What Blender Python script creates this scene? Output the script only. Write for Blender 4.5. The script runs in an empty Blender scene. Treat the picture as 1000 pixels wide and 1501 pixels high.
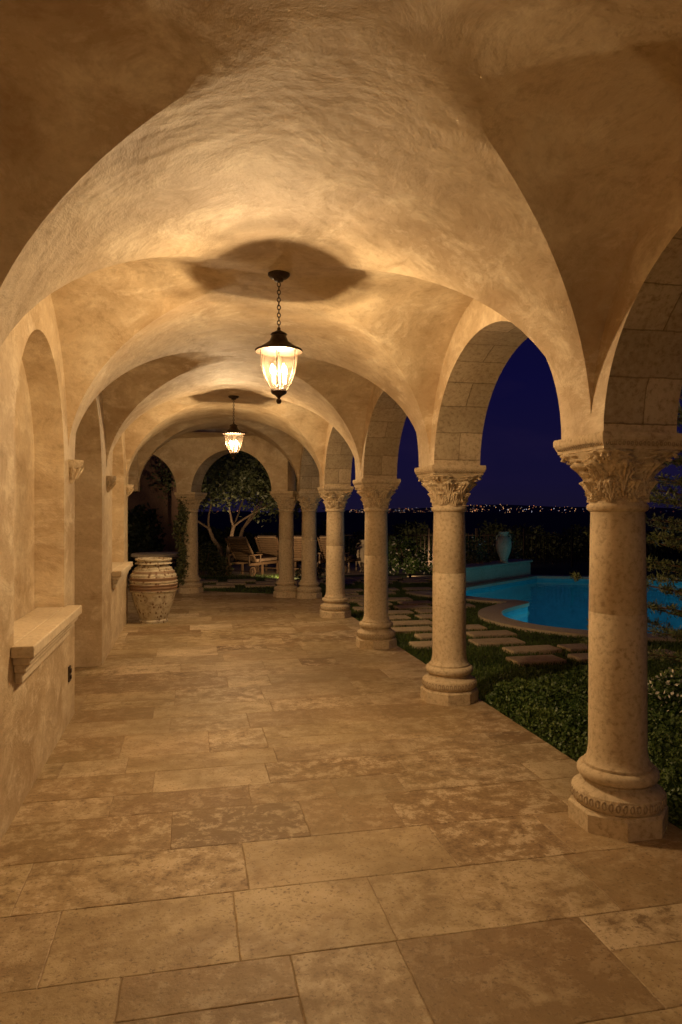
import bpy, bmesh, math, random
import numpy as np
from mathutils import Vector, Matrix
from mathutils.geometry import tessellate_polygon
random.seed(33); rng=np.random.default_rng(7)
scene=bpy.context.scene
scene.view_settings.view_transform='Standard'
scene.view_settings.look='None'
scene.view_settings.exposure=0
col=scene.collection

# ------------------------------------------------------------ helpers
def link(ob,parent=None):
    col.objects.link(ob)
    if parent: ob.parent=parent
    return ob
def mesh_data(name,v,f,mats=(),uv=None,smooth=False,mi=None):
    me=bpy.data.meshes.new(name); me.from_pydata([tuple(map(float,p)) for p in v],[],f)
    for m in mats: me.materials.append(m)
    if uv is not None:
        l=me.uv_layers.new(name='UVMap'); flat=[c for q in uv for p in q for c in p]
        l.data.foreach_set('uv',flat)
    if mi is not None: me.polygons.foreach_set('material_index',mi)
    if smooth: me.polygons.foreach_set('use_smooth',[True]*len(me.polygons))
    me.update(); return me
def mk(name,v,f,mats=(),parent=None,**k):
    return link(bpy.data.objects.new(name,mesh_data(name,v,f,mats,**k)),parent)
def empty(name,loc=(0,0,0),rot=0):
    e=bpy.data.objects.new(name,None); e.location=loc; e.rotation_euler=(0,0,rot); e.empty_display_size=.1
    return link(e)
def sharp(ob,ang=35):
    me=ob.data
    me.polygons.foreach_set('use_smooth',[True]*len(me.polygons))
    me.set_sharp_from_angle(angle=math.radians(ang))
class MB:
    def __init__(s): s.v=[];s.f=[];s.m=[]
    def add(s,v,f,mi=0,M=None):
        o=len(s.v)
        s.v+= [tuple(M@Vector(p)) for p in v] if M is not None else [tuple(p) for p in v]
        s.f+=[tuple(i+o for i in q) for q in f]; s.m+=[mi]*len(f)
    def box(s,c,d,mi=0,rz=0,M=None):
        x,y,z=d[0]/2,d[1]/2,d[2]/2
        R=Matrix.Translation(c)@Matrix.Rotation(rz,4,'Z')
        if M is not None: R=M@R
        v=[(a*x,b*y,e*z) for a in(-1,1) for b in(-1,1) for e in(-1,1)]
        s.add(v,[(0,1,3,2),(4,6,7,5),(0,4,5,1),(2,3,7,6),(0,2,6,4),(1,5,7,3)],mi,R)
    def lathe(s,prof,n=32,c=(0,0,0),mi=0,phase=0,cap=True):
        v=[];f=[]
        for r,z in prof:
            for i in range(n):
                a=2*math.pi*i/n+phase; v.append((c[0]+r*math.cos(a),c[1]+r*math.sin(a),c[2]+z))
        for j in range(len(prof)-1):
            for i in range(n):
                k=(i+1)%n; f.append((j*n+i,j*n+k,(j+1)*n+k,(j+1)*n+i))
        if cap:
            f.append(tuple(range(n-1,-1,-1))); f.append(tuple((len(prof)-1)*n+i for i in range(n)))
        s.add(v,f,mi)
    def tube(s,pts,rad,n=8,mi=0):
        pts=[Vector(p) for p in pts]; v=[];f=[]
        for i,p in enumerate(pts):
            d=(pts[min(i+1,len(pts)-1)]-pts[max(i-1,0)])
            if d.length<1e-6: d=Vector((0,0,1))
            d.normalize(); u=d.orthogonal().normalized(); w=d.cross(u)
            if i==0: pu=u
            else:
                pu=(pu-d*pu.dot(d)); pu.normalize(); u=pu; w=d.cross(u)
            r=rad[i] if hasattr(rad,'__len__') else rad
            for k in range(n):
                a=2*math.pi*k/n; v.append(p+u*math.cos(a)*r+w*math.sin(a)*r)
        for j in range(len(pts)-1):
            for k in range(n):
                q=(k+1)%n; f.append((j*n+k,j*n+q,(j+1)*n+q,(j+1)*n+k))
        f.append(tuple(range(n-1,-1,-1))); f.append(tuple((len(pts)-1)*n+k for k in range(n)))
        s.add(v,f,mi)
    def torus(s,c,R,r,M=None,n=14,m=6,mi=0,sx=1):
        v=[];f=[]
        for i in range(n):
            a=2*math.pi*i/n
            for j in range(m):
                b=2*math.pi*j/m
                v.append(((R+r*math.cos(b))*math.cos(a),r*math.sin(b),(R*sx+r*math.cos(b))*math.sin(a)))
        for i in range(n):
            for j in range(m):
                f.append((i*m+j,((i+1)%n)*m+j,((i+1)%n)*m+(j+1)%m,i*m+(j+1)%m))
        T=Matrix.Translation(c)
        s.add(v,f,mi,T@M if M is not None else T)
    def obj(s,name,mats,parent=None,ang=None,mods=None):
        ob=mk(name,s.v,s.f,mats,parent,mi=s.m)
        if ang: sharp(ob,ang)
        return ob

# ------------------------------------------------------------ materials
def newmat(name):
    m=bpy.data.materials.new(name); m.use_nodes=True; nt=m.node_tree
    return m,nt,nt.nodes,nt.links,nt.nodes['Principled BSDF']
def N(nt,t,**k):
    n=nt.nodes.new(t)
    for a,b in k.items():
        if a in n.inputs.keys() : n.inputs[a].default_value=b
        else: setattr(n,a,b)
    return n
def ramp(nt,src,stops):
    r=nt.nodes.new('ShaderNodeValToRGB')
    el=r.color_ramp.elements
    while len(el)<len(stops): el.new(.5)
    for e,(p,c) in zip(el,stops):
        e.position=p; e.color=c if len(c)==4 else (*c,1)
    nt.links.new(src,r.inputs[0]); return r.outputs[0]
def mixc(nt,fac,a,b,bt='MIX'):
    m=nt.nodes.new('ShaderNodeMix'); m.data_type='RGBA'; m.blend_type=bt
    for s,x in((0,fac),(6,a),(7,b)):
        if hasattr(x,'is_linked') : nt.links.new(x,m.inputs[s])
        else: m.inputs[s].default_value=x if s==0 else (*x[:3],1)
    return m.outputs[2]
def noise(nt,scale,detail=6,rough=.6,dist=0,coord=None,vs=None):
    n=N(nt,'ShaderNodeTexNoise',Scale=scale,Detail=min(detail,6),Roughness=rough,Distortion=dist)
    if coord is None:
        g=nt.nodes.new('ShaderNodeNewGeometry'); coord=g.outputs['Position']
    if vs:
        mp=N(nt,'ShaderNodeMapping'); mp.inputs['Scale'].default_value=vs; nt.links.new(coord,mp.inputs[0]); coord=mp.outputs[0]
    nt.links.new(coord,n.inputs['Vector']); return n.outputs[0]
def bump(nt,h,strength,dist,prev=None):
    b=N(nt,'ShaderNodeBump'); b.inputs['Strength'].default_value=strength; b.inputs['Distance'].default_value=dist
    nt.links.new(h,b.inputs['Height'])
    if prev: nt.links.new(prev,b.inputs['Normal'])
    return b.outputs[0]
W=(1,1,1);K=(0,0,0)
def g3(x): return (x,x,x)
def m_plaster(name='plaster',a=(.66,.53,.345),b=(.46,.335,.195),c=(.78,.67,.48)):
    m,nt,nd,lk,p=newmat(name)
    n1=noise(nt,1.0,4,.6,.35); n2=noise(nt,3.0,6,.74,.35,vs=(1,1,1.7)); n3=noise(nt,22,3,.65)
    base=mixc(nt,ramp(nt,n1,[(.36,K),(.62,W)]),b,a)
    base=mixc(nt,ramp(nt,n2,[(.50,K),(.66,g3(.85))]),base,c)
    base=mixc(nt,ramp(nt,n2,[(.30,g3(.75)),(.45,K)]),base,(b[0]*.80,b[1]*.74,b[2]*.66))
    base=mixc(nt,ramp(nt,n3,[(.3,g3(.3)),(.5,K)]),base,(b[0]*.75,b[1]*.7,b[2]*.6))
    lk.new(base,p.inputs['Base Color']); p.inputs['Roughness'].default_value=.62
    bb=bump(nt,n2,.5,.03); bb=bump(nt,n1,.5,.12,bb)
    lk.new(bb,p.inputs['Normal']); return m
def m_stone(name,a,b,c,pit=.3,blocks=None,sc=1,point=False,fl=.8):
    m,nt,nd,lk,p=newmat(name)
    n1=noise(nt,2.2*sc,4,.6,.2); n2=noise(nt,34*sc,4,.7)
    base=mixc(nt,ramp(nt,n1,[(.35,K),(.65,W)]),a,b)
    base=mixc(nt,ramp(nt,n2,[(.33,g3(fl)),(.50,K)]),base,c)
    base=mixc(nt,ramp(nt,n2,[(.55,K),(.66,g3(fl*.6))]),base,(a[0]*1.15,a[1]*1.17,a[2]*1.2))
    bb=bump(nt,n2,pit,.007)
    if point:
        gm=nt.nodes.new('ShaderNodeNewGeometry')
        base=mixc(nt,ramp(nt,gm.outputs['Pointiness'],[(.42,g3(.55)),(.495,K)]),base,(c[0]*.5,c[1]*.46,c[2]*.42))  # crevices darkened by pointiness: shade painted into the colour, along with patina
    if blocks:
        uv=N(nt,'ShaderNodeUVMap').outputs[0]
        br=N(nt,'ShaderNodeTexBrick'); br.offset=.5
        br.inputs['Scale'].default_value=1; br.inputs['Brick Width'].default_value=blocks[0]; br.inputs['Row Height'].default_value=blocks[1]
        br.inputs['Mortar Size'].default_value=.004; br.inputs['Mortar Smooth'].default_value=.4
        br.inputs['Color1'].default_value=(.72,.72,.70,1);br.inputs['Color2'].default_value=(1.05,1.05,1.05,1);br.inputs['Mortar'].default_value=(.5,.47,.42,1)
        wn=N(nt,'ShaderNodeTexNoise',Scale=9.0,Detail=2.0); lk.new(uv,wn.inputs['Vector'])
        wm_=N(nt,'ShaderNodeVectorMath',operation='MULTIPLY_ADD'); lk.new(wn.outputs['Color'],wm_.inputs[0]); wm_.inputs[1].default_value=(.016,.016,0); lk.new(uv,wm_.inputs[2])
        lk.new(wm_.outputs[0],br.inputs['Vector'])
        base=mixc(nt,1.0,base,br.outputs['Color'],'MULTIPLY')
        inv=N(nt,'ShaderNodeMath',operation='SUBTRACT'); inv.inputs[0].default_value=1; lk.new(br.outputs['Fac'],inv.inputs[1])
        bb=bump(nt,inv.outputs[0],.8,.01,bb)
    lk.new(base,p.inputs['Base Color']); p.inputs['Roughness'].default_value=.8
    lk.new(bb,p.inputs['Normal']); return m
def m_floor():
    m,nt,nd,lk,p=newmat('travertine')
    at=N(nt,'ShaderNodeAttribute'); at.attribute_name='tilecol'
    g=nt.nodes.new('ShaderNodeNewGeometry').outputs['Position']
    mul=N(nt,'ShaderNodeMath',operation='MULTIPLY'); lk.new(at.outputs['Fac'],mul.inputs[0]); mul.inputs[1].default_value=37.
    cx=N(nt,'ShaderNodeCombineXYZ'); lk.new(mul.outputs[0],cx.inputs[2]);lk.new(mul.outputs[0],cx.inputs[0])
    va=N(nt,'ShaderNodeVectorMath',operation='ADD'); lk.new(g,va.inputs[0]); lk.new(cx.outputs[0],va.inputs[1]); co=va.outputs[0]
    n1=noise(nt,2.4,5,.68,.4,co,(1,1.7,1)); n2=noise(nt,9,6,.78,.15,co); n3=noise(nt,60,3,.65,0,co); n4=noise(nt,.9,3,.6,.2)
    tile=ramp(nt,at.outputs['Fac'],[(0,(.20,.125,.060)),(.12,(.30,.195,.095)),(.28,(.40,.28,.15)),(.42,(.40,.305,.185)),(.60,(.50,.365,.21)),(.75,(.50,.38,.21)),(.9,(.57,.44,.27)),(1,(.66,.53,.35))])
    b=mixc(nt,ramp(nt,n1,[(.44,K),(.62,g3(.75))]),tile,(.29,.19,.09))
    b=mixc(nt,ramp(nt,n1,[(.34,g3(.5)),(.44,K)]),b,(.60,.48,.30))
    etch=N(nt,'ShaderNodeMath',operation='SINE'); m2=N(nt,'ShaderNodeMath',operation='MULTIPLY'); lk.new(at.outputs['Fac'],m2.inputs[0]); m2.inputs[1].default_value=61.; lk.new(m2.outputs[0],etch.inputs[0])
    mr=N(nt,'ShaderNodeMapRange'); mr.inputs[1].default_value=-1; mr.inputs[2].default_value=1; mr.inputs[3].default_value=.30; mr.inputs[4].default_value=1; lk.new(etch.outputs[0],mr.inputs[0])
    def sc_(x):
        q=N(nt,'ShaderNodeMath',operation='MULTIPLY'); lk.new(x,q.inputs[0]); lk.new(mr.outputs[0],q.inputs[1]); return q.outputs[0]
    b=mixc(nt,sc_(ramp(nt,n2,[(.51,K),(.58,g3(.8))])),b,(.66,.53,.35))
    b=mixc(nt,sc_(ramp(nt,n2,[(.38,g3(.9)),(.47,K)])),b,(.19,.12,.058))
    b=mixc(nt,ramp(nt,n3,[(.34,g3(.8)),(.43,K)]),b,(.16,.10,.05))
    b=mixc(nt,ramp(nt,n4,[(.38,g3(.5)),(.6,K)]),b,(.25,.18,.08))
    lk.new(b,p.inputs['Base Color'])
    r=N(nt,'ShaderNodeMapRange'); r.inputs[3].default_value=.75; r.inputs[4].default_value=.32; lk.new(n2,r.inputs[0]); lk.new(r.outputs[0],p.inputs['Roughness'])
    bb=bump(nt,n2,.55,.012); bb=bump(nt,n3,.4,.003,bb); lk.new(bb,p.inputs['Normal'])
    return m
def m_simple(name,c,rough=.6,metal=0,c2=None,sc=8,bs=0.):
    m,nt,nd,lk,p=newmat(name)
    if c2:
        n=noise(nt,sc,4,.65); lk.new(mixc(nt,ramp(nt,n,[(.35,K),(.65,W)]),c,c2),p.inputs['Base Color'])
        if bs: lk.new(bump(nt,n,bs,.02),p.inputs['Normal'])
    else: p.inputs['Base Color'].default_value=(*c,1)
    p.inputs['Roughness'].default_value=rough; p.inputs['Metallic'].default_value=metal
    return m
def m_leaf(name,c1,c2,sc=3):
    m,nt,nd,lk,p=newmat(name)
    n=noise(nt,sc,2,.6); cc=mixc(nt,ramp(nt,n,[(.35,K),(.65,W)]),c1,c2)
    lk.new(cc,p.inputs['Base Color']); p.inputs['Roughness'].default_value=.5
    return m
def m_emit(name,c,s,transp=False):
    m,nt,nd,lk,p=newmat(name); nd.remove(p)
    e=N(nt,'ShaderNodeEmission'); e.inputs[0].default_value=(*c,1); e.inputs[1].default_value=s
    o=e.outputs[0]
    if transp:
        t=N(nt,'ShaderNodeBsdfTransparent'); a=N(nt,'ShaderNodeAddShader'); lk.new(o,a.inputs[0]); lk.new(t.outputs[0],a.inputs[1]); o=a.outputs[0]
    lk.new(o,nd['Material Output'].inputs[0]); m.cycles.emission_sampling='NONE'
    return m
PLASTER=m_plaster()
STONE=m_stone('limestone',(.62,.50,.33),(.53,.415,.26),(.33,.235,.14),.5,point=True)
BLOCK=m_stone('limestone_blocks',(.62,.50,.33),(.50,.385,.24),(.32,.23,.135),.55,blocks=(.47,.24))
SILL=m_stone('sill_stone',(.64,.54,.38),(.56,.45,.30),(.42,.32,.20),.3,fl=.6)
FLOOR=m_floor()
GROUT=m_simple('grout',(.24,.165,.095),.9,c2=(.40,.30,.185),sc=20)
IRON=m_simple('bronze_iron',(.035,.022,.014),.5,.6,c2=(.07,.045,.03),sc=40)
GLOW=m_emit('bulb_glow',(1,.72,.42),45,True)
def m_glass():
    m,nt,nd,lk,p=newmat('lantern_glass'); nd.remove(p)
    t=N(nt,'ShaderNodeBsdfTransparent'); t.inputs[0].default_value=(1,.97,.92,1)
    tl=N(nt,'ShaderNodeBsdfTranslucent'); tl.inputs[0].default_value=(1,.82,.62,1)
    g=N(nt,'ShaderNodeBsdfGlossy'); g.inputs['Roughness'].default_value=.05
    n=noise(nt,26,2,.5); 
    a=N(nt,'ShaderNodeMixShader'); lk.new(ramp(nt,n,[(.3,g3(.003)),(.7,g3(.009))]),a.inputs[0]); lk.new(t.outputs[0],a.inputs[1]);lk.new(tl.outputs[0],a.inputs[2])
    lw_=N(nt,'ShaderNodeLayerWeight'); lw_.inputs[0].default_value=.25
    mm=N(nt,'ShaderNodeMath',operation='MULTIPLY'); mm.inputs[1].default_value=.35; lk.new(lw_.outputs['Facing'],mm.inputs[0])
    b=N(nt,'ShaderNodeMixShader'); lk.new(mm.outputs[0],b.inputs[0]); lk.new(a.outputs[0],b.inputs[1]);lk.new(g.outputs[0],b.inputs[2])
    lk.new(b.outputs[0],nd['Material Output'].inputs[0]); return m
GLASS=m_glass()

# ------------------------------------------------------------ geometry constants
ZS=2.11; XW=-.96; XA=2.08; XC=2.30; B=2.58; Y0=3.47
colY=[Y0+B*k for k in range(-3,5)]
XM=(XW+XA)/2; A=(XA-XW)/2; RISE=1.21; BH=1.2

# ------------------------------------------------------------ vaulted ceiling
def vault_bay(yc,idx):
    n=40; us=[math.sin((i/n-.5)*math.pi) for i in range(n+1)]
    v=[];f=[]
    for j,vv in enumerate(us):
        for i,u in enumerate(us):
            z=ZS+RISE*max(math.sqrt(max(0,1-u*u)),math.sqrt(max(0,1-vv*vv)))
            v.append((XM+A*1.004*u,yc+BH*vv,z))
    w=n+1
    for j in range(n):
        for i in range(n):
            a,b,c,d=j*w+i,j*w+i+1,(j+1)*w+i+1,(j+1)*w+i
            if (i-n/2+.5)*(j-n/2+.5)>0: f+=[(a,c,b),(a,d,c)]
            else: f+=[(a,d,b),(b,d,c)]
    for s in(-1,1):
        o=len(v)
        for y in (yc+s*BH,yc+s*B/2):
            for u in us: v.append((XM+A*1.004*u,y,ZS+RISE*math.sqrt(max(0,1-u*u))))
        for i in range(n):
            q=(o+i,o+i+1,o+w+i+1,o+w+i); f.append(q if s<0 else q[::-1])
    return v,f
mb=MB()
for k in range(len(colY)-1):
    v,f=vault_bay((colY[k]+colY[k+1])/2,k); mb.add(v,f)
zc_=3.24
mb.add([(XA+.3,13.80,zc_),(XA+.35,13.95,zc_),(0,15.25,zc_),(-6,18.9,zc_),(-6,11.2,zc_),(XW-.38,11.2,zc_),(XW-.38,13.80,zc_)],[(0,1,2,3,4,5,6)])
ob=mb.obj('vaulted_ceiling',[PLASTER])
bm=bmesh.new(); bm.from_mesh(ob.data); bmesh.ops.remove_doubles(bm,verts=bm.verts,dist=.0005); bm.to_mesh(ob.data); bm.free()
sharp(ob,28)

# ------------------------------------------------------------ arched walls
def arch_wall(name,M,s0,s1,zb,zt,th,opens,mats,parent=None):
    V=[];F=[];UV=[];MI=[]
    def quad(p,uv,mi):
        o=len(V); V.extend(tuple(M@Vector(q)) for q in p); F.append((o,o+1,o+2,o+3)); UV.append(uv); MI.append(mi)
    def face(sa,sb,za0,za1,zb0,zb1):
        for d in(0,th):
            quad([(sa,d,za0),(sb,d,zb0),(sb,d,zb1),(sa,d,za1)],[(sa,za0),(sb,zb0),(sb,zb1),(sa,za1)],0)
    opens=sorted(opens); cur=s0
    for c,hw,rise,sp,sill in opens:
        if c-hw>cur: face(cur,c-hw,zb,zt,zb,zt)
        n=36; ss=[c+hw*math.sin((i/n-.5)*math.pi) for i in range(n+1)]
        za=[sp+rise*math.sqrt(max(0,1-((s-c)/hw)**2)) for s in ss]
        for i in range(n):
            face(ss[i],ss[i+1],za[i],zt,za[i+1],zt)
        if sill is not None and sill>zb: face(c-hw,c+hw,zb,sill,zb,sill)
        lo=zb if sill is None else sill
        path=([(c-hw,lo)] if lo<sp-.001 else [])+list(zip(ss,za))+([(c+hw,lo)] if lo<sp-.001 else [])
        L=0
        for a,b in zip(path[:-1],path[1:]):
            l=math.dist(a,b)
            quad([(a[0],0,a[1]),(a[0],th,a[1]),(b[0],th,b[1]),(b[0],0,b[1])],[(0,L),(th,L),(th,L+l),(0,L+l)],1); L+=l
        if sill is not None: quad([(c-hw,0,sill),(c+hw,0,sill),(c+hw,th,sill),(c-hw,th,sill)],[(0,0)]*4,0)
        cur=c+hw
    if s1>cur: face(cur,s1,zb,zt,zb,zt)
    for s in(s0,s1): quad([(s,0,zb),(s,th,zb),(s,th,zt),(s,0,zt)],[(0,zb),(th,zb),(th,zt),(0,zt)],0)
    quad([(s0,0,zt),(s1,0,zt),(s1,th,zt),(s0,th,zt)],[(0,0)]*4,0)
    return mk(name,V,F,mats,parent,uv=UV,mi=MI)
ops=[((colY[k]+colY[k+1])/2,1.08,.93,ZS,None) for k in range(len(colY)-1)]
Mx=Matrix(((0,1,0,0),(1,0,0,0),(0,0,1,0),(0,0,0,1)))
arch_wall('arcade_wall',Matrix.Translation((XA,0,0))@Mx,colY[0]-.21,colY[-1]+.21,ZS,3.9,.43,ops,[PLASTER,BLOCK])
lw=empty('house_wall')
Mx2=Matrix(((0,-1,0,0),(1,0,0,0),(0,0,1,0),(0,0,0,1)))
wins=[-.4,2.18,4.98,9.95]; sillz=.90
lo=[(y,.79,.84,2.05,sillz) for y in wins]+[(7.2,.93,.92,2.05,None)]
arch_wall('wall',Matrix.Translation((XW,0,0))@Mx2,-4.5,11.38,-.02,3.9,.42,lo,[PLASTER,PLASTER],lw)
arch_wall('wall_end_arch',Matrix.Translation((XW-.003,0,0))@Mx2,11.384,13.99,2.09,3.9,.40,[(12.55,1.05,.93,ZS,None)],[PLASTER,PLASTER],lw)
bk=MB()
for y in wins: bk.box((XW-.24,y,2.0),(.05,1.575,2.3))
bk.box((XW-.38,7.2,1.5),(.05,1.855,3.1))
bk.obj('recess_back',[PLASTER],lw)
sl=MB()
for y in wins:
    sl.box((XW-.10,y,sillz+.034),(.20,1.57,.066))
    sl.box((XW+.061,y,sillz+.034),(.12,1.74,.066))
    sl.box((XW+.048,y,sillz-.020),(.094,1.68,.045))
    sl.box((XW+.034,y,sillz-.066),(.066,1.62,.05))
    sl.box((XW+.022,y,sillz-.122),(.042,1.58,.065))
so=sl.obj('window_sill',[SILL],lw); bv=so.modifiers.new('b','BEVEL'); bv.width=.008; bv.segments=2
cb=MB()
for y in colY[2:7]:
    prof=[(.02,-.16),(.035,-.14),(.045,-.10),(.075,-.06),(.07,-.04),(.10,-.01),(.105,.03)]
    cb.lathe(prof,20,(XW+.0,y,ZS-.02))
    for a in range(-2,3):
        an=a*.6; cb.tube([(XW+.045*math.cos(an),y+.045*math.sin(an),ZS-.14),(XW+.08*math.cos(an),y+.08*math.sin(an),ZS-.08),(XW+.10*math.cos(an),y+.10*math.sin(an),ZS-.05)],[.010,.016,.008],6)
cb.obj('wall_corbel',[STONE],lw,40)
ou=MB(); ou.box((XW+.006,5.98,.40),(.012,.075,.12)); ou.box((XW+.016,5.98,.425),(.012,.03,.03)); ou.box((XW+.016,5.98,.375),(.012,.03,.03))
ou.obj('wall_outlet_cover',[IRON])

P0=Vector((2.18,13.86,0)); P1=Vector((0,15.2,0)); dd=(P1-P0).normalized(); ang=math.atan2(dd.y,dd.x)
L1=(P1-P0).length; L2=L1+2.45
Me=Matrix.Translation(P0)@Matrix.Rotation(ang,4,'Z')@Matrix.Translation((0,-.2,0))
arch_wall('end_arcade_wall',Me,.24,L2+1.5,ZS+.002,3.9,.4,[((.36+L1)/2+.05,(L1-.40)/2-.21+.05,.86,ZS,None),(L1+1.22,1.0,.9,ZS,None)],[PLASTER,BLOCK])

# ------------------------------------------------------------ columns
def column_mesh():
    mb=MB()
    mb.lathe([(.262,0),(.262,.095),(.25,.108),(.25,.112)],8,phase=math.pi/8)
    n=64
    prof=[(.225,.112),(.238,.125),(.246,.15),(.246,.165),(.238,.19),(.222,.2),(.212,.207),(.200,.212),(.186,.225),(.184,.238),(.192,.250),(.206,.256),(.214,.272),(.214,.290),(.205,.305),(.190,.311),(.180,.314),(.180,.328),(.168,.34),(.158,.37),(.153,.41),(.1515,.8),(.1500,1.148),(.1485,1.150),(.1485,1.153),(.1499,1.155),(.144,1.55),(.141,1.70),(.150,1.706),(.160,1.716),(.162,1.728),(.158,1.740),(.148,1.748),(.145,1.76)]
    mb.lathe(prof,n)
    for i in range(44):
        a=2*math.pi*i/44
        M=Matrix.Rotation(a,4,'Z')@Matrix.Translation((.2425,0,.158))@Matrix.Rotation(math.pi/2,4,'Z')
        mb.torus((0,0,0),.010,.0055,M,8,5,sx=1.9)
    nt_,nz=192,70; v=[];f=[]
    zc0,zc1=1.752,2.035
    for j in range(nz+1):
        t=j/nz
        for i in range(nt_):
            a=2*math.pi*i/nt_
            c,s=abs(math.cos(a)),abs(math.sin(a))
            q=6; hw=.225
            rs=hw/((c**q+s**q)**(1/q)); rc=.136+.026*t+.042*t**3
            bl=max(0,(t-.45)/.55)**1.7
            r=rc*(1-bl)+rs*bl
            d=0
            for tier,(ta,tb,ph,nn,amp) in enumerate([(0,.46,0,8,.042),(.12,.80,math.pi/8,8,.046),(.5,1.0,math.pi/4,4,.03)]):
                if ta<=t<=tb:
                    lt=(t-ta)/(tb-ta)
                    k=(a-ph)/(2*math.pi/nn); k-=round(k)
                    lobes=1+.16*math.cos(lt*30)
                    w=.47*(math.sin(math.pi*min(1,lt*.82+.14))**.55)*lobes
                    x=abs(k)/max(w,.05)
                    if x<1:
                        curl=.014*math.exp(-((lt-.84)/.09)**2)*(1-x)
                        prof_=(1-x**4)*(.30+.70*lt**1.5)*(1 if lt<.88 else 1-(lt-.88)/.12*.8)
                        rib=.0075*math.cos(x*5.5*math.pi-lt*9)*(1-lt*.4)+.009*max(0,1-x*8)
                        d=max(d,amp*prof_+rib+curl)
            r+=d
            v.append((r*math.cos(a),r*math.sin(a),zc0+(zc1-zc0)*t))
    for j in range(nz):
        for i in range(nt_):
            k=(i+1)%nt_; f.append((j*nt_+i,j*nt_+k,(j+1)*nt_+k,(j+1)*nt_+i))
    mb.add(v,f)
    for k in range(4):
        a=math.pi/4+k*math.pi/2
        for s in(-1,1):
            pts=[];rd=[]
            for i in range(16):
                tt=i/15*3.6*math.pi/2; rr=.032*(1-i/19)
                u=.27+rr*math.cos(tt)-.005; z=1.985+rr*math.sin(tt)
                off=s*.016
                pts.append((u*math.cos(a)-off*math.sin(a),u*math.sin(a)+off*math.cos(a),z)); rd.append(.010*(1-i/30))
            mb.tube(pts,rd,6)
    def sq(prof):
        v=[];f=[]
        for h,z in prof:
            for sx,sy in((-1,-1),(0,-.97),(1,-1),(.97,0),(1,1),(0,.97),(-1,1),(-.97,0)): v.append((sx*h,sy*h,z))
        n=8
        for j in range(len(prof)-1):
            for i in range(n):
                k=(i+1)%n; f.append((j*n+i,j*n+k,(j+1)*n+k,(j+1)*n+i))
        f.append(tuple(range(n-1,-1,-1))); f.append(tuple((len(prof)-1)*n+i for i in range(n)))
        mb.add(v,f)
    sq([(.222,2.022),(.232,2.028),(.232,2.04),(.238,2.05),(.246,2.07),(.250,2.076),(.250,2.100),(.246,2.112)])
    for k in range(4):
        R=Matrix.Rotation(k*math.pi/2,4,'Z')
        for i in range(19):
            x=-.216+.024*i
            M=R@Matrix.Translation((x,-.239,2.056))
            mb.torus((0,0,0),.007,.003,M,8,5,sx=1.4)
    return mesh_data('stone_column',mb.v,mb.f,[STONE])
CM=column_mesh()
CM.polygons.foreach_set('use_smooth',[True]*len(CM.polygons)); CM.set_sharp_from_angle(angle=math.radians(38))
def put(name,me,loc,rz=0):
    o=bpy.data.objects.new(name,me); o.location=loc; o.rotation_euler=(0,0,rz); return link(o)
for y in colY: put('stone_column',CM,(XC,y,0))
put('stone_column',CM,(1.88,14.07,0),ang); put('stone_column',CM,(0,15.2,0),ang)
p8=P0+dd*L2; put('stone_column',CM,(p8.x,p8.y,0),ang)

# ------------------------------------------------------------ floor tiles
V=[];F=[];TC=[]
y=-3.0; EDGE=2.57
def edge(a,b):
    n=max(2,int(math.dist(a,b)/.06)); out=[]
    for i in range(n):
        t=i/n; out.append((a[0]+(b[0]-a[0])*t+random.uniform(-.002,.002),a[1]+(b[1]-a[1])*t+random.uniform(-.002,.002)))
    return out
def tile(x,y,xe,ye):
    global V,F,TC
    h=ye-y
    g=.0018; z=random.uniform(-.0006,.0006)
    pts=edge((x+g,y+g),(xe-g,y+g))+edge((xe-g,y+g),(xe-g,ye-g))+edge((xe-g,ye-g),(x+g,ye-g))+edge((x+g,ye-g),(x+g,y+g))
    o=len(V); n=len(pts); cx=(x+xe)/2; cy=y+h/2
    V+=[(px,py,-.05) for px,py in pts]; V+=[(px,py,z-.0016) for px,py in pts]
    V+=[(cx+(px-cx)*(1-.006/(xe-x)),cy+(py-cy)*(1-.006/h),z) for px,py in pts]
    c=random.random()
    for lv in(0,1):
        for i in range(n):
            k=(i+1)%n; F.append((o+lv*n+i,o+lv*n+k,o+(lv+1)*n+k,o+(lv+1)*n+i)); TC.append(c)
    F.append(tuple(o+2*n+i for i in range(n))); TC.append(c)
while y<19:
    h=random.choice([.36,.42,.46,.50,.56,.30]); x=-6.2-random.random()*.6
    while x<EDGE-.001:
        w=random.choice([.42,.52,.62,.72,.80,.90,1.0]); xe=min(x+w,EDGE)
        if EDGE-xe<.25: xe=EDGE
        if h>.48 and random.random()<.22:
            m_=y+h*random.choice([.42,.5,.58]); tile(x,y,xe,m_); tile(x,m_,xe,y+h)
        else: tile(x,y,xe,y+h)
        x=xe
    y+=h
me=mesh_data('stone_tile_floor',V,F,[FLOOR]); at=me.attributes.new('tilecol','FLOAT','FACE'); at.data.foreach_set('value',TC)
nrm=Vector((-dd.y,dd.x,0)); 
if nrm.y<0: nrm=-nrm
def clip(me):
    bm=bmesh.new(); bm.from_mesh(me)
    bmesh.ops.bisect_plane(bm,geom=bm.verts[:]+bm.edges[:]+bm.faces[:],plane_co=P1+nrm*.33,plane_no=nrm,clear_outer=True)
    bm.to_mesh(me); bm.free()
clip(me); fl=link(bpy.data.objects.new('stone_tile_floor',me))
g=mesh_data('grout_bed',[(-7,-3.2,-.004),(EDGE-.004,-3.2,-.004),(EDGE-.004,19,-.004),(-7,19,-.004)],[(0,1,2,3)],[GROUT]); clip(g); link(bpy.data.objects.new('grout_bed',g),fl)

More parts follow.
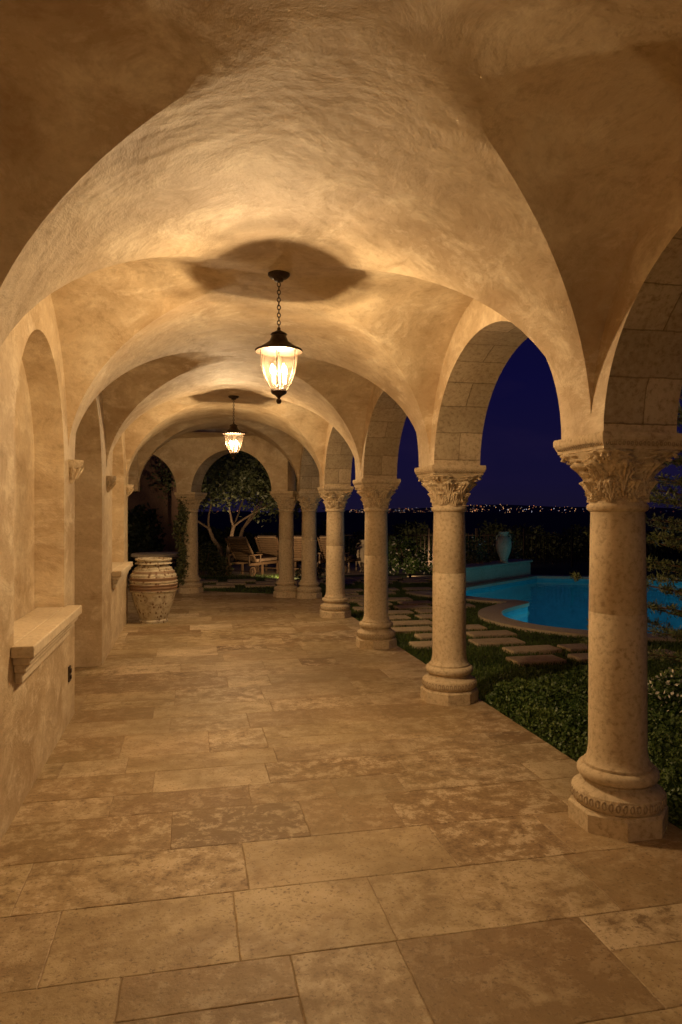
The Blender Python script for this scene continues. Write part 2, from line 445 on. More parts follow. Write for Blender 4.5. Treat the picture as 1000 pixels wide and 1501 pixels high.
# ------------------------------------------------------------ lanterns
IVORY=m_simple('ivory',(.7,.6,.42),.5)
LC=(1,.70,.385)
def lantern(loc,power,down):
    e=empty('pendant_lantern',loc)
    r0=-.52
    mb=MB()
    mb.lathe([(.005,-.055),(.03,-.05),(.035,-.035),(.06,-.028),(.075,-.012),(.075,0.004)],24)
    z=-.06; i=0
    while z>r0+.165:
        mb.torus((0,0,z-.014),.011,.0032,Matrix.Rotation((i%2)*math.pi/2,4,'Z'),12,6,sx=1.5); z-=.026; i+=1
    mb.lathe([(.158,r0-.012),(.162,r0-.004),(.16,r0+.002),(.135,r0+.012),(.10,r0+.035),(.065,r0+.06),(.052,r0+.09),(.05,r0+.10),(.058,r0+.106),(.05,r0+.115),(.025,r0+.128),(.012,r0+.135),(.012,r0+.15),(.004,r0+.158)],32)
    mb.torus((0,0,r0-.005),.135,.008,Matrix.Rotation(math.pi/2,4,'X'),32,6)
    gp=[(.130,0),(.129,-.04),(.122,-.10),(.110,-.155),(.092,-.205),(.070,-.245),(.048,-.275)]
    for k in range(6):
        a=k*math.pi/3+.3
        mb.tube([((r+.003)*math.cos(a),(r+.003)*math.sin(a),r0+zz) for r,zz in gp],.003,6)
    mb.lathe([(.010,r0-.365),(.018,r0-.352),(.018,r0-.34),(.008,r0-.328),(.022,r0-.312),(.05,r0-.295),(.056,r0-.28),(.052,r0-.27),(.03,r0-.268)],24)
    mb.lathe([(.004,r0-.27),(.006,r0-.2),(.006,r0+.02)],8)
    for k in range(4):
        a=k*math.pi/2+.5
        mb.tube([(0,0,r0-.235),(.025*math.cos(a),.025*math.sin(a),r0-.25),(.045*math.cos(a),.045*math.sin(a),r0-.225)],.003,5)
    mb.obj('frame',[IRON],e,40)
    gl=MB(); gl.lathe([(r,r0+zz) for r,zz in gp],40,cap=False); gl.obj('glass_shade',[GLASS],e,60)
    cn=MB(); bl=MB()
    for k in range(4):
        a=k*math.pi/2+.5; c=(.055*math.cos(a),.055*math.sin(a),0)
        cn.lathe([(.008,r0-.225),(.008,r0-.165)],10,c)
        bl.lathe([(.006,r0-.165),(.013,r0-.150),(.0135,r0-.137),(.008,r0-.116),(.002,r0-.100)],10,c)
        l=bpy.data.lights.new('bulb_light','POINT'); l.energy=power/4; l.color=LC; l.shadow_soft_size=.010
        lo=bpy.data.objects.new('bulb_light',l); lo.location=(c[0],c[1],r0-.140); link(lo,e)
    cn.obj('candle_sleeves',[IVORY],e); bl.obj('bulbs',[GLOW],e,60)
    l=bpy.data.lights.new('added_fill_spot','SPOT'); l.energy=down; l.color=LC; l.shadow_soft_size=.05; l.spot_size=math.radians(165); l.spot_blend=1  # wide spot added below the bulbs for even fill light
    o=bpy.data.objects.new('added_fill_spot',l); o.location=(0,0,r0-.37); link(o,e)
ZCR=ZS+RISE
for xx,yy,zz,pw,dn in((.585,4.76,ZCR,98,100),(.585,9.92,ZCR,84,100),(.585,-.4,ZCR,40,52),(-3.3,14.0,3.24,40,60)): lantern((xx,yy,zz),pw,dn)  # rear lantern out of view; left-wing lantern unseen, added to light the table
# ------------------------------------------------------------ jar
jm,nt,nd,lk,p=newmat('glazed_terracotta')
tc=N(nt,'ShaderNodeTexCoord').outputs['Object']; sx=N(nt,'ShaderNodeSeparateXYZ'); lk.new(tc,sx.inputs[0])
at2=N(nt,'ShaderNodeMath',operation='ARCTAN2'); lk.new(sx.outputs[1],at2.inputs[0]); lk.new(sx.outputs[0],at2.inputs[1])
cxy=N(nt,'ShaderNodeCombineXYZ'); lk.new(at2.outputs[0],cxy.inputs[0]); lk.new(sx.outputs[2],cxy.inputs[1])
mp=N(nt,'ShaderNodeMapping'); mp.inputs['Scale'].default_value=(3.2,9,1); lk.new(cxy.outputs[0],mp.inputs[0])
vo=N(nt,'ShaderNodeTexVoronoi'); vo.inputs['Scale'].default_value=1.6; lk.new(mp.outputs[0],vo.inputs['Vector'])
spots=ramp(nt,vo.outputs['Distance'],[(.22,W),(.32,K)])
bands=ramp(nt,sx.outputs[2],[(0,K),(.50,K),(.502,g3(.9)),(.60,g3(.9)),(.601,g3(.15)),(.65,g3(.15)),(.651,g3(.9)),(.70,g3(.9)),(.701,K),(.76,K),(.761,g3(.7)),(.80,g3(.7)),(.801,K)])
n=noise(nt,14,6,.7)
b=mixc(nt,ramp(nt,n,[(.35,K),(.7,W)]),(.42,.36,.25),(.60,.53,.39))
b=mixc(nt,spots,b,(.16,.08,.035)); b=mixc(nt,bands,b,(.20,.105,.055))
b=mixc(nt,ramp(nt,n,[(.38,g3(.6)),(.48,K)]),b,(.24,.17,.11))
lk.new(b,p.inputs['Base Color']); p.inputs['Roughness'].default_value=.55
lk.new(bump(nt,n,.4,.01),p.inputs['Normal'])
jb=MB(); prof=[(.20,0),(.215,.0),(.22,.03),(.205,.05),(.225,.10),(.27,.22),(.315,.36),(.345,.48)]
z=.48
for i in range(9):
    r=.352-.0016*max(0,i-3)**2*3
    prof+=[(r+.012,z+.012),(r+.012,z+.03),(r-.002,z+.038),(r-.002,z+.044)]; z+=.046
prof+=[(.285,.905),(.25,.93),(.245,.945),(.275,.955),(.28,.975),(.27,.985),(.235,.985),(.225,.96),(.225,.80)]
jb.lathe(prof,56)
o=jb.obj('terracotta_jar',[jm],None,40); o.location=(-.565,11.25,0); o.rotation_euler=(0,0,.4)

# ------------------------------------------------------------ ground with pool hole
def smooth_loop(P,n=8):
    out=[];m=len(P)
    for i in range(m):
        p0,p1,p2,p3=[Vector(P[(i+k)%m]) for k in(-1,0,1,2)]
        for j in range(n):
            t=j/n
            out.append(.5*((2*p1)+(-p0+p2)*t+(2*p0-5*p1+4*p2-p3)*t*t+(-p0+3*p1-3*p2+p3)*t**3))
    return [(q.x,q.y) for q in out]
near=smooth_loop([(5.50,13.9),(5.48,13.4),(5.75,12.9),(6.15,12.55),(6.20,12.2),(5.75,11.8),(5.25,11.3),(4.98,10.7),(5.0,10.1),(5.2,9.55),(5.62,9.1),(6.3,8.7),(7.3,8.35),(9,8.0),(12,7.9),(15,8.4)],6)
near=near[:15*6+1]
pool=near+[(17.5,11.0),(17,13.2),(12.1,15.8),(9.0,17.2),(5.9,14.75)]
def offs(P,d):
    out=[];m=len(P)
    for i in range(m):
        a,b,c=Vector(P[i-1]),Vector(P[i]),Vector(P[(i+1)%m])
        t=((b-a).normalized()+(c-b).normalized())
        t=t.normalized() if t.length>1e-4 else (c-b).normalized()
        nrm_=Vector((t.y,-t.x)); out.append(tuple(b+nrm_*d))
    return out
area=sum(pool[i-1][0]*pool[i][1]-pool[i][0]*pool[i-1][1] for i in range(len(pool)))/2
sg=1 if area>0 else -1
outer=offs(pool,.36*sg); lip=offs(pool,-.03*sg)
GZ=-.06
def ring(mb,P,z1,Q,z2):
    n=len(P); mb.add([(x,y,z1) for x,y in P]+[(x,y,z2) for x,y in Q],[(i,(i+1)%n,n+(i+1)%n,n+i) for i in range(n)])
grass_m=m_simple('lawn_soil',(.030,.042,.010),.9,c2=(.055,.07,.018),sc=9,bs=.6)
S=4500
hole=offs(pool,.20*sg)
polys=[[Vector((-S,-S,0)),Vector((S,-S,0)),Vector((S,S,0)),Vector((-S,S,0))],[Vector((x,y,0)) for x,y in hole]]
tri=tessellate_polygon(polys); vs=[v for pl in polys for v in pl]
gf=[]
for t in tri:
    a,b_,c=[vs[i] for i in t]
    gf.append(t if (b_-a).cross(c-a).z>0 else t[::-1])
mk('ground',[(v.x,v.y,GZ) for v in vs],gf,[grass_m])
cop=MB(); ring(cop,outer,GZ-.05,outer,0.0); ring(cop,outer,0.0,lip,0.0); ring(cop,lip,0.0,lip,-.06); ring(cop,lip,-.06,pool,-.062)
cop.obj('pool_coping',[SILL])
bm_=m_simple('pool_plaster',(.07,.42,.48),.6,c2=(.11,.52,.58),sc=5)
ba=MB(); ring(ba,pool,-.04,pool,-1.5)
t=tessellate_polygon([[Vector((x,y,0)) for x,y in pool]]); ba.add([(x,y,-1.5) for x,y in pool],t)
sh=[(6.0,10.9),(6.9,10.75),(7.7,10.2),(8.2,9.3),(8.3,8.3),(6.3,8.6),(5.3,9.4),(5.05,10.2)]
sh=smooth_loop(sh,5); ba.add([(x,y,-.45) for x,y in sh],[tuple(range(len(sh)))]); ring(ba,sh,-.45,sh,-1.5)
po=ba.obj('pool_basin',[bm_])
wm,nt,nd,lk,p=newmat('water'); nd.remove(p)
t=N(nt,'ShaderNodeBsdfTransparent'); t.inputs[0].default_value=(.45,.84,.90,1)
gls=N(nt,'ShaderNodeBsdfGlossy'); gls.inputs['Roughness'].default_value=.04
fr=N(nt,'ShaderNodeFresnel'); fr.inputs[0].default_value=1.33
nn=noise(nt,2.2,3,.5); bb=bump(nt,nn,.25,.05); lk.new(bb,gls.inputs['Normal'])
mx=N(nt,'ShaderNodeMixShader'); lk.new(fr.outputs[0],mx.inputs[0]); lk.new(t.outputs[0],mx.inputs[1]); lk.new(gls.outputs[0],mx.inputs[2]); lk.new(mx.outputs[0],nd['Material Output'].inputs[0])
mk('pool_water',[(x,y,-.12) for x,y in pool],tessellate_polygon([[Vector((x,y,0)) for x,y in pool]]),[wm])
for x,y,en in((8.0,12.2,38),(7.0,9.6,16),(12.0,12.6,30)):
    l=bpy.data.lights.new('pool_light','POINT'); l.energy=en; l.color=(.25,.78,1); l.shadow_soft_size=.12
    e=empty('underwater_pool_lamp',(x,y,-.95 if en>20 else -.30)); lo=bpy.data.objects.new('pool_light',l); link(lo,e)
    f_=MB(); f_.lathe([(.10,-.54),(.10,-.50),(.07,-.46)] if en>20 else [(.07,-.15),(.07,-.13),(.05,-.125)],16); f_.obj('housing',[SILL],e)
rw=MB(); a=Vector((5.75,14.85)); b2=Vector((8.95,17.3)); d=(b2-a); Ln=d.length; an=math.atan2(d.y,d.x); c=(a+b2)/2
nw=Vector((-d.y,d.x)).normalized(); c=c+nw*.32
rw.box((c.x,c.y,.13),(Ln,.5,.46),0,an); rw.box((c.x,c.y,.39),(Ln+.1,.6,.06),0,an)
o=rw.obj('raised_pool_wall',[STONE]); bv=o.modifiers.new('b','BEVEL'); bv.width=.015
def urn(loc,h,w,name='garden_urn'):
    u=MB(); pr=[(.55,0),(.6,.03),(.45,.07),(.5,.12),(.85,.35),(1,.55),(.98,.68),(.75,.80),(.5,.86),(.48,.92),(.68,.97),(.7,1),(.5,1),(.4,.9)]
    u.lathe([(r*w/2,z*h) for r,z in pr],28)
    for s in(-1,1): u.tube([(s*w*.27,0,h*.9),(s*w*.46,0,h*.88),(s*w*.5,0,h*.78),(s*w*.42,0,h*.72)],w*.035,6)
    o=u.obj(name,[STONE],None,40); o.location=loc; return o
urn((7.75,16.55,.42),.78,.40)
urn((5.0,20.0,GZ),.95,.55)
st=MB(); PAV=m_stone('paver_stone',(.60,.47,.30),(.48,.37,.23),(.34,.25,.15),.5)
def inpoly_np(X,Y,P):
    X=np.atleast_1d(X);Y=np.atleast_1d(Y)
    r=np.zeros(len(X),bool)
    for i in range(len(P)):
        (x1,y1),(x2,y2)=P[i-1],P[i]
        if y1==y2: continue
        r^=((y1>Y)!=(y2>Y))&(X<(x2-x1)*(Y-y1)/(y2-y1)+x1)
    return r
outer2=offs(pool,.55*sg)
pav=[]
yy=7.55; r=0
while yy<15.5:
    for cx in (3.15,3.95,4.75,5.5):
        x=cx+(.22 if r%2 else 0)+random.uniform(-.03,.03)
        if cx<3.5 and yy<8.6: continue
        if not any(inpoly_np(x+ox,yy+oy,outer2)[0] for ox in(-.36,.36) for oy in(-.2,.2)):
            pav.append((x,yy))
            st.box((x,yy,GZ+.022),(.64+random.uniform(-.05,.04),.34+random.uniform(-.03,.02),.06),0,random.uniform(-.03,.03))
    yy+=.58; r+=1
for i in range(9):
    for j in range(3):
        x=-2.2+i*.95+j*.3; y=16.6+j*.62+(.9 if x<0 else 0); st.box((x,y,GZ+.022),(.7,.38,.06),0,.02*j); pav.append((x,y))
o=st.obj('stepping_stones',[PAV]); bv=o.modifiers.new('b','BEVEL'); bv.width=.012
mk('garden_patio',[(-4,19.6,GZ+.006),(6.6,19.0,GZ+.006),(6.6,23.5,GZ+.006),(-4,24,GZ+.006)],[(0,1,2,3)],[PAV])

# ------------------------------------------------------------ foliage helpers
def leaf_mesh(name,P,size,mats,parent=None,aspect=2.0,up=0.0,mi=None):
    P=np.asarray(P,float); n=len(P); size=np.broadcast_to(size,(n,))[:,None]
    d=rng.normal(size=(n,3)); d[:,2]+=up; d/=np.linalg.norm(d,axis=1)[:,None]
    e=np.cross(d,rng.normal(size=(n,3))); e/=np.linalg.norm(e,axis=1)[:,None]
    a=P; b=P+d*size*.5+e*size*.5/aspect; c=P+d*size; q=P+d*size*.5-e*size*.5/aspect
    V=np.stack([a,b,c,q],1).reshape(-1,3)
    me=bpy.data.meshes.new(name); me.vertices.add(4*n); me.vertices.foreach_set('co',V.ravel())
    me.loops.add(4*n); me.loops.foreach_set('vertex_index',np.arange(4*n))
    me.polygons.add(n); me.polygons.foreach_set('loop_start',np.arange(0,4*n,4)); 
    for m in mats: me.materials.append(m)
    if mi is not None: me.polygons.foreach_set('material_index',mi)
    me.update(calc_edges=True); me.validate()
    return link(bpy.data.objects.new(name,me),parent)
LEAF_A=m_leaf('boxwood_leaf',(.040,.080,.014),(.095,.14,.03))
LEAF_B=m_leaf('dark_leaf',(.02,.035,.01),(.05,.065,.02))
LEAF_C=m_leaf('olive_leaf',(.07,.085,.03),(.12,.13,.05))
LEAF_D=m_leaf('cedar_needle',(.07,.095,.03),(.14,.16,.06))
GRASS=m_leaf('grass_blade',(.05,.095,.012),(.10,.15,.025),1.5)
FLOWER=m_simple('white_petal',(.75,.70,.58),.6)
BARK=m_simple('bark',(.13,.085,.05),.9,c2=(.22,.15,.09),sc=14,bs=.7)
n=140000; gx=rng.uniform(2.6,7.5,n); gy=5.7+11.3*rng.uniform(0,1,n)**1.5
keep=~inpoly_np(gx,gy,outer)
for x,y in pav: keep&=~((abs(gx-x)<.31)&(abs(gy-y)<.165))
gx,gy=gx[keep],gy[keep]
ex=rng.uniform(-5,2.6,30000); ey=rng.uniform(14.2,19.6,30000)
k2=((np.stack([ex,ey],1)-np.array([P1.x,P1.y]))@np.array([nrm.x,nrm.y]))>.36
for x,y in pav: k2&=~((abs(ex-x)<.36)&(abs(ey-y)<.2))
gx=np.concatenate([gx,ex[k2]]); gy=np.concatenate([gy,ey[k2]])
P=np.stack([gx,gy,np.full_like(gx,GZ)],1)
leaf_mesh('grass',P,rng.uniform(.03,.06,len(P)),[GRASS],aspect=5,up=2.2)
def bed(name,x0,x1,y0,y1,n,hf,mats,size,flowers=0):
    x=rng.uniform(x0,x1,n); y=rng.uniform(y0,y1,n); h=hf(x,y); z=GZ+h*np.sqrt(rng.uniform(0.15,1,n))
    ok=h>0.02
    P=np.stack([x,y,z],1)[ok]; mi=np.zeros(len(P),int)
    if flowers: 
        top=(z[ok]>GZ+h[ok]*.93); mi[top&(rng.random(len(P))<flowers)]=1
    sz=rng.uniform(size*.6,size*1.2,len(P))
    return leaf_mesh(name,P,sz,mats,aspect=1.6,up=.5,mi=mi)
def hb(x,y):
    base=.22+.06*np.sin(x*5.1+np.sin(y*3)*1.3)*np.sin(y*4.3+x)+.04*np.sin(x*11+y*7)
    edge_=np.clip((6.15+.12*np.sin(x*4)-y)/.2,0,1)**.6*np.clip((x-2.60)/.10,0,1)**.6
    return base*edge_
bed('boxwood_groundcover',2.60,5.0,1.9,6.3,150000,hb,[LEAF_A],.032)
def fb(x,y):
    r=np.hypot((x-4.15)/.75,(y-5.1)/.55); return np.clip(1-r*r,0,1)*.48
bed('white_flower_shrub',3.3,5.0,4.4,5.8,14000,fb,[LEAF_A,FLOWER],.04,.35)

def shrub(name,loc,rx,ry,rz,n,size,mats,fl=0,trunk=True):
    e=empty(name,loc)
    cl=[]; 
    for i in range(14):
        d=rng.normal(size=3); d/=np.linalg.norm(d); d[2]=abs(d[2])*.9
        cl.append((d*rng.uniform(.3,.85),rng.uniform(.25,.45)))
    P=[]
    for c,r in cl:
        m=n//14; q=rng.normal(size=(m,3)); q/=np.linalg.norm(q,axis=1)[:,None]; q*=(r*rng.uniform(.3,1,m)**.4)[:,None]
        P.append(c+q)
    P=np.concatenate(P)*np.array([rx,ry,rz])+np.array([0,0,rz*.15]); P=P[P[:,2]>0]
    mi=(rng.random(len(P))<fl).astype(int)
    leaf_mesh('leaves',P,rng.uniform(size*.6,size*1.3,len(P)),mats,e,1.8,.3,mi)
    s=MB()
    for k in range(5):
        a=k*1.3; s.tube([(0,0,-.02),(.25*rx*math.cos(a),.25*ry*math.sin(a),rz*.4),(.5*rx*math.cos(a),.5*ry*math.sin(a),rz*.8)],[.02,.014,.006],6)
    s.obj('stems',[BARK],e)
    return e
shrub('white_rose_bush',(6.0,19.0,GZ),.8,.6,.95,3500,.08,[LEAF_A,FLOWER],.10)
shrub('white_rose_bush',(7.2,17.6,GZ),.9,.5,1.0,3500,.08,[LEAF_A,FLOWER],.12)
shrub('garden_shrub',(7.0,16.6,GZ),.45,.4,.80,2200,.06,[LEAF_C,FLOWER],0)
shrub('garden_shrub',(8.9,19.0,GZ),1.0,.6,1.0,2500,.08,[LEAF_C,FLOWER],.02)
shrub('garden_shrub',(.3,19.6,GZ),.8,.6,.8,3000,.09,[LEAF_C,FLOWER],0)
shrub('garden_shrub',(-1.3,20.5,GZ),.8,.6,1.9,3500,.14,[LEAF_B,FLOWER],0)
shrub('garden_shrub',(-1.9,18.6,GZ),.7,.5,1.3,2500,.12,[LEAF_C,FLOWER],0)
shrub('garden_shrub',(3.2,24.6,GZ),1.6,.8,1.2,3000,.1,[LEAF_C,FLOWER],0)
shrub('garden_shrub',(6.2,24.0,GZ),1.6,.8,1.1,3000,.1,[LEAF_C,FLOWER],.02)
shrub('garden_shrub',(3.1,17.9,GZ),.45,.35,.5,1200,.06,[LEAF_C,FLOWER],.05)
def hf(x,y): return .95+.22*np.sin(x*1.7)+.18*np.sin(x*3.9+1)+.12*np.sin(x*9)
n=60000; x=rng.uniform(-8,34,n); y=27+rng.uniform(-1,1,n)-x*.15; z=GZ+hf(x,y)*rng.uniform(0,1,n)**.6
leaf_mesh('background_hedge',np.stack([x,y,z],1),rng.uniform(.10,.22,n),[LEAF_C])

n=2200; th=rng.uniform(2.2,4.4,n); z=rng.uniform(.2,2.0,n); r=.17+rng.uniform(0,.14,n)*(1+.5*np.sin(z*6))
iv=leaf_mesh('ivy_vine',np.stack([r*np.cos(th)-.0,15.2+r*np.sin(th)+.05,z],1),rng.uniform(.05,.09,n),[LEAF_C])
s=MB(); s.tube([(-.2,15.3,-.05),(-.19,15.22,.6),(-.22,15.15,1.2),(-.18,15.25,1.9)],[.02,.015,.012,.006],6); s.obj('stem',[BARK],iv)

# ------------------------------------------------------------ trees
def tree(name,loc,H,spread,seed,leafn,leafs,mat,trunk_r=.12,forks=3,fork_h=.25):
    e=empty(name,loc); R=random.Random(seed); mb=MB(); tips=[]
    def grow(p,d,l,r,dep):
        pts=[p];rd=[r];q=p.copy();dv=d.copy()
        for i in range(4):
            dv=(dv+Vector((R.uniform(-.22,.22),R.uniform(-.22,.22),R.uniform(-.05,.12)))).normalized()
            q=q+dv*l/4; pts.append(q.copy()); rd.append(r*(1-.1*(i+1)))
        mb.tube(pts,rd,7)
        if dep>=2: tips.extend(pts[2:])
        if dep<4:
            for k in range(R.choice([2,3])):
                a=R.uniform(0,6.28); t=R.uniform(.45,.95)
                nd_=(dv+Vector((math.cos(a)*t*spread,math.sin(a)*t*spread,R.uniform(-.1,.35)))).normalized()
                grow(q,nd_,l*.72,rd[-1]*.68,dep+1)
    base=Vector((0,0,0))
    for k in range(forks):
        a=k*2*math.pi/forks+.4
        grow(base+Vector((.04*math.cos(a),.04*math.sin(a),0)),Vector((math.cos(a)*.45,math.sin(a)*.45,1)).normalized(),H*fork_h,trunk_r*.75,0)
    mb.lathe([(trunk_r*1.6,-.05),(trunk_r*1.1,.08),(trunk_r*.9,.25)],10)
    mb.obj('trunk_and_limbs',[BARK],e,60)
    T=np.array([tuple(t) for t in tips]); idx=rng.integers(0,len(T),leafn)
    P=T[idx]+rng.normal(size=(leafn,3))*H*.055
    leaf_mesh('foliage',P,rng.uniform(leafs*.6,leafs*1.3,leafn),[mat],e,2.0,.2)
tree('garden_tree',(1.15,23.0,GZ),5.6,1.15,5,26000,.13,LEAF_C,.13)
tree('garden_tree',(-1.6,25.8,GZ),5.0,.9,9,9000,.14,LEAF_B)
ce=empty('cedar_tree',(4.50,5.0,GZ)); mb=MB(); mb.tube([(0,0,0),(.03,0,1.2),(0,.04,2.4),(0,0,3.9)],[.07,.055,.035,.01],8)
P=[];R=random.Random(3)
for i in range(120):
    z=.3+3.4*i/120; a=i*2.4; L=(1.12-.06*(z/3.5)**2)*R.uniform(.75,1.15)*(1 if z<3.3 else .75)
    pts=[Vector((0,0,z))]; d=Vector((math.cos(a),math.sin(a),.35))
    for k in range(7):
        pts.append(pts[-1]+d*L/7); d.z-=.05; d+=Vector((R.uniform(-.06,.06),R.uniform(-.06,.06),0))
    mb.tube(pts,[.012*(1-k/9) for k in range(8)],5)
    for k in range(2,8):
        for s in(-1,1):
            tl=.22*(1-k/11); sd=Vector((-math.sin(a)*s,math.cos(a)*s,.25))*.8+d*.6
            q=pts[k]+sd*tl; mb.tube([pts[k],q],[.004,.002],4)
            for m in range(40):
                t=R.random(); c=pts[k].lerp(q,t); P.append((c.x+R.gauss(0,.014),c.y+R.gauss(0,.014),c.z+R.gauss(0,.014)))
mb.obj('trunk_and_branches',[BARK],ce)
leaf_mesh('needles',P,rng.uniform(.03,.055,len(P)),[LEAF_D],ce,4,.3)

# ------------------------------------------------------------ garden furniture
WOOD=m_simple('teak',(.14,.085,.04),.6,c2=(.22,.13,.065),sc=12)
CUSH=m_simple('cushion_fabric',(.34,.23,.13),.9,c2=(.26,.17,.095),sc=6)
def lounger(loc,rz):
    e=empty('lounge_chair',loc,rz); w=MB(); c=MB()
    for s in(-1,1):
        w.box((s*.34,0,.33),(.05,1.5,.07)); w.box((s*.34,.45,.58),(.07,.62,.035))
        w.tube([(s*.34,.2,.34),(s*.34,.18,.58)],.02,6); w.tube([(s*.34,.72,.34),(s*.34,.74,.58)],.02,6)
        for y in(-.68,.1): w.box((s*.34,y,.15),(.05,.05,.30))
        mb2=Matrix.Rotation(math.pi/2,4,'Z'); w.torus((s*.40,.66,.14),.12,.022,mb2,20,6)
        for k in range(4):
            a=k*math.pi/4; w.tube([(s*.40,.66-.11*math.cos(a),.14-.11*math.sin(a)),(s*.40,.66+.11*math.cos(a),.14+.11*math.sin(a))],.008,5)
    w.tube([(-.40,.66,.14),(.40,.66,.14)],.014,6)
    for i in range(14): w.box((0,-.70+i*.075,.36),(.66,.05,.02))
    Mb=Matrix.Translation((0,.36,.40))@Matrix.Rotation(math.radians(52),4,'X')
    for i in range(9): w.box((0,.08+i*.085,-.03),(.64,.055,.02),M=Mb)
    for s in(-1,1): w.box((s*.33,.42,-.03),(.04,.84,.04),M=Mb)
    c.box((0,-.20,.42),(.62,1.05,.09)); c.box((0,.44,.03),(.60,.80,.09),M=Mb)
    o=c.obj('cushion',[CUSH],e); b=o.modifiers.new('b','BEVEL'); b.width=.03;b.segments=3
    w.obj('frame',[WOOD],e)
lounger((1.75,19.9,GZ),math.radians(140)); lounger((3.35,20.4,GZ),math.radians(150)); lounger((4.25,20.2,GZ),math.radians(150)); lounger((2.55,20.9,GZ),math.radians(150))
tb=MB(); tb.lathe([(.30,0),(.32,.05),(.18,.10),(.13,.3),(.14,.5),(.24,.66),(.28,.70)],24); tb.lathe([(.60,.70),(.63,.72),(.63,.77),(.60,.785)],40)
o=tb.obj('stone_garden_table',[SILL],None,40); o.location=(-.75,17.2,GZ)
bw=MB(); 
BWM=m_stone('garden_wall_stone',(.24,.135,.08),(.17,.095,.055),(.10,.06,.04),.5)
bw.box((-6.3,23.2,2.7),(11.8,.35,5.6)); bw.box((-6.3,23.2,5.55),(12.0,.5,.14)); bw.box((-.35,23.1,2.7),(.5,.5,5.6))
bw.obj('garden_wall',[BWM])
fe=MB(); fa=Vector((3.0,22.6)); fb_=Vector((18,19.2)); n=120
for i in range(n+1):
    q=fa.lerp(fb_,i/n); 
    if i%12==0: fe.box((q.x,q.y,.55),(.06,.06,1.25))
    else: fe.box((q.x,q.y,.5),(.018,.018,1.02))
c=(fa+fb_)/2; an=math.atan2(fb_.y-fa.y,fb_.x-fa.x); L=(fb_-fa).length
for z in(.1,.95): fe.box((c.x,c.y,z),(L,.03,.03),0,an)
fe.obj('iron_fence',[IRON])

# ------------------------------------------------------------ distant hills and city lights
hm,nt,nd,lk,p=newmat('night_hills'); p.inputs['Base Color'].default_value=(.05,.045,.08,1); p.inputs['Roughness'].default_value=1
n=160; V=[];F=[]
def hz(i): return 8+8*math.sin(i*.07)+4*math.sin(i*.19+1)+2*math.sin(i*.5)
for i in range(n+1):
    a=math.radians(-60+130*i/n); x,y=2600*math.sin(a),2600*math.cos(a)
    V+=[(x*.55,y*.55,-30),(x,y,hz(i)*1.4)]
    if i: F.append((2*i-2,2*i,2*i+1,2*i-1))
mk('distant_hills',V,F,[hm])
cl=MB(); R=random.Random(11)
for i in range(620):
    a=math.radians(R.uniform(-14,38)); 
    if R.random()<.6: a=math.radians(R.gauss(18,7))
    t=R.uniform(.30,.97)
    idx=(math.degrees(a)+60)/130*n
    rr=2600*(.55+.45*t); z=-30+(hz(idx)*1.4+30)*t+2.5
    s=R.uniform(.35,.8) if R.random()<.9 else 1.2
    x,y=rr*math.sin(a),rr*math.cos(a); k=R.choice([0,0,0,1,2])
    cl.add([(x-s,y,z),(x+s,y,z),(x,y-s,z),(x,y+s,z),(x,y,z-s),(x,y,z+s)],[(0,2,5),(2,1,5),(1,3,5),(3,0,5),(2,0,4),(1,2,4),(3,1,4),(0,3,4)],k)
cl.obj('city_lights',[m_emit('l1',(1,.50,.20),1.7),m_emit('l2',(.8,.8,1),1.3),m_emit('l3',(1,.3,.12),1.7)])

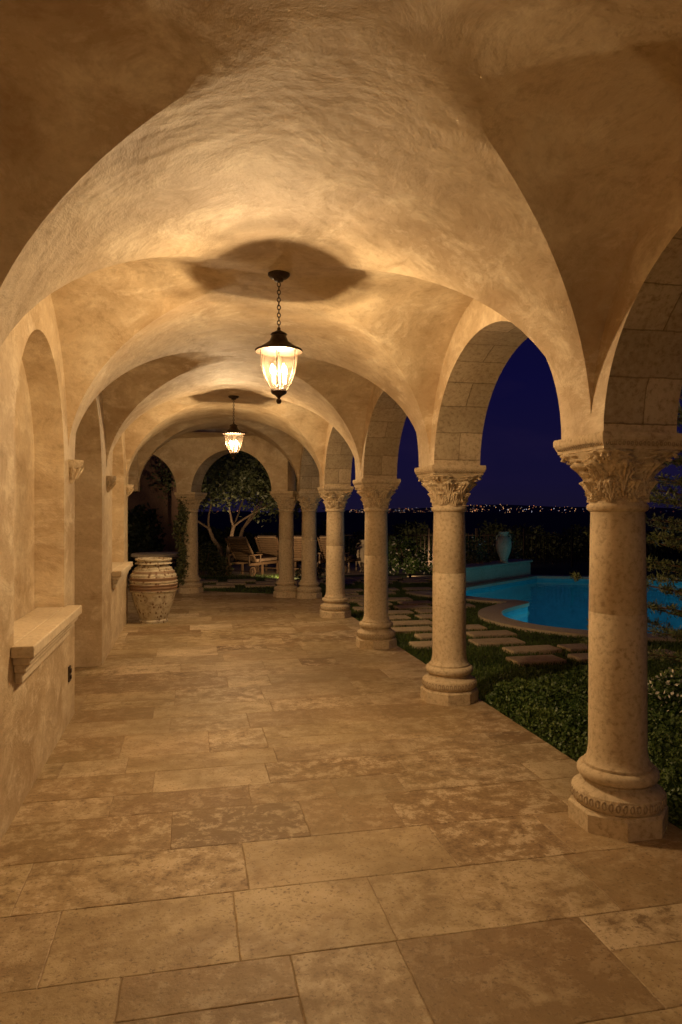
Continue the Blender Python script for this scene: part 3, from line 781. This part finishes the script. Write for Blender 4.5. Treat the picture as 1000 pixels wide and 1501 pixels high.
def spot(loc,target,power,size=70):  # spots added to brighten the tree, planting, pool wall and chairs
    e=empty('added_garden_spot',loc); d=(Vector(target)-Vector(loc)).normalized()
    m=MB(); m.lathe([(.01,-.02),(.01,.05)],8); Mr=d.to_track_quat('Z','Y').to_matrix().to_4x4()
    v=[];k=12
    for r,z in((.02,0),(.035,.02),(.04,.10)):
        for i in range(k): v.append((r*math.cos(i*2*math.pi/k),r*math.sin(i*2*math.pi/k),z))
    f=[(j*k+i,j*k+(i+1)%k,(j+1)*k+(i+1)%k,(j+1)*k+i) for j in range(2) for i in range(k)]
    m.add(v,f,0,Matrix.Translation((0,0,.05))@Mr); m.obj('housing',[IRON],e)
    l=bpy.data.lights.new('beam','SPOT'); l.energy=power; l.color=(1,.68,.38); l.spot_size=math.radians(size); l.spot_blend=.7; l.shadow_soft_size=.03
    o=bpy.data.objects.new('beam',l); o.location=Vector((0,0,.05))+d*.12; o.rotation_euler=d.to_track_quat('-Z','Y').to_euler(); link(o,e)
spot((.9,20.6,GZ),(1.15,23.2,3.0),150,85)
spot((5.6,17.6,GZ),(6.1,18.6,.7),18,140)
spot((5.5,15.2,GZ+.1),(7.6,16.4,.7),40,120)
spot((-2.6,20.6,GZ),(-1.6,21.2,1.6),16,110)
spot((2.4,18.0,GZ+.1),(3.1,20.8,.5),110,130)
spot((7.6,20.6,GZ+.1),(11,26,.5),130,140)

# ------------------------------------------------------------ sky
w=bpy.data.worlds.new('World'); scene.world=w; w.use_nodes=True; nt=w.node_tree
bg=nt.nodes['Background']; tc=N(nt,'ShaderNodeTexCoord').outputs['Generated']
sx=N(nt,'ShaderNodeSeparateXYZ'); nt.links.new(tc,sx.inputs[0])
g=ramp(nt,sx.outputs[2],[(0,(.0075,.0055,.020)),(.04,(.0068,.0050,.026)),(.18,(.0038,.0032,.030)),(.5,(.0020,.0019,.021)),(1,(.001,.0010,.010))])
cn=noise(nt,2.2,5,.6,.3,tc,(1,1,3)); cc=ramp(nt,cn,[(.5,K),(.8,g3(.6))])
g=mixc(nt,cc,g,(.015,.009,.034))
nt.links.new(g,bg.inputs[0]); bg.inputs[1].default_value=1.0

# ------------------------------------------------------------ camera
cam=bpy.data.cameras.new('Camera'); co=bpy.data.objects.new('Camera',cam); link(co)
co.location=(0,0,1.7); co.rotation_euler=(math.pi/2,0,-math.radians(12.06))
cam.sensor_fit='VERTICAL'; cam.sensor_height=36; cam.lens=1030/1501*36; cam.clip_end=12000; cam.clip_start=.05
scene.camera=co
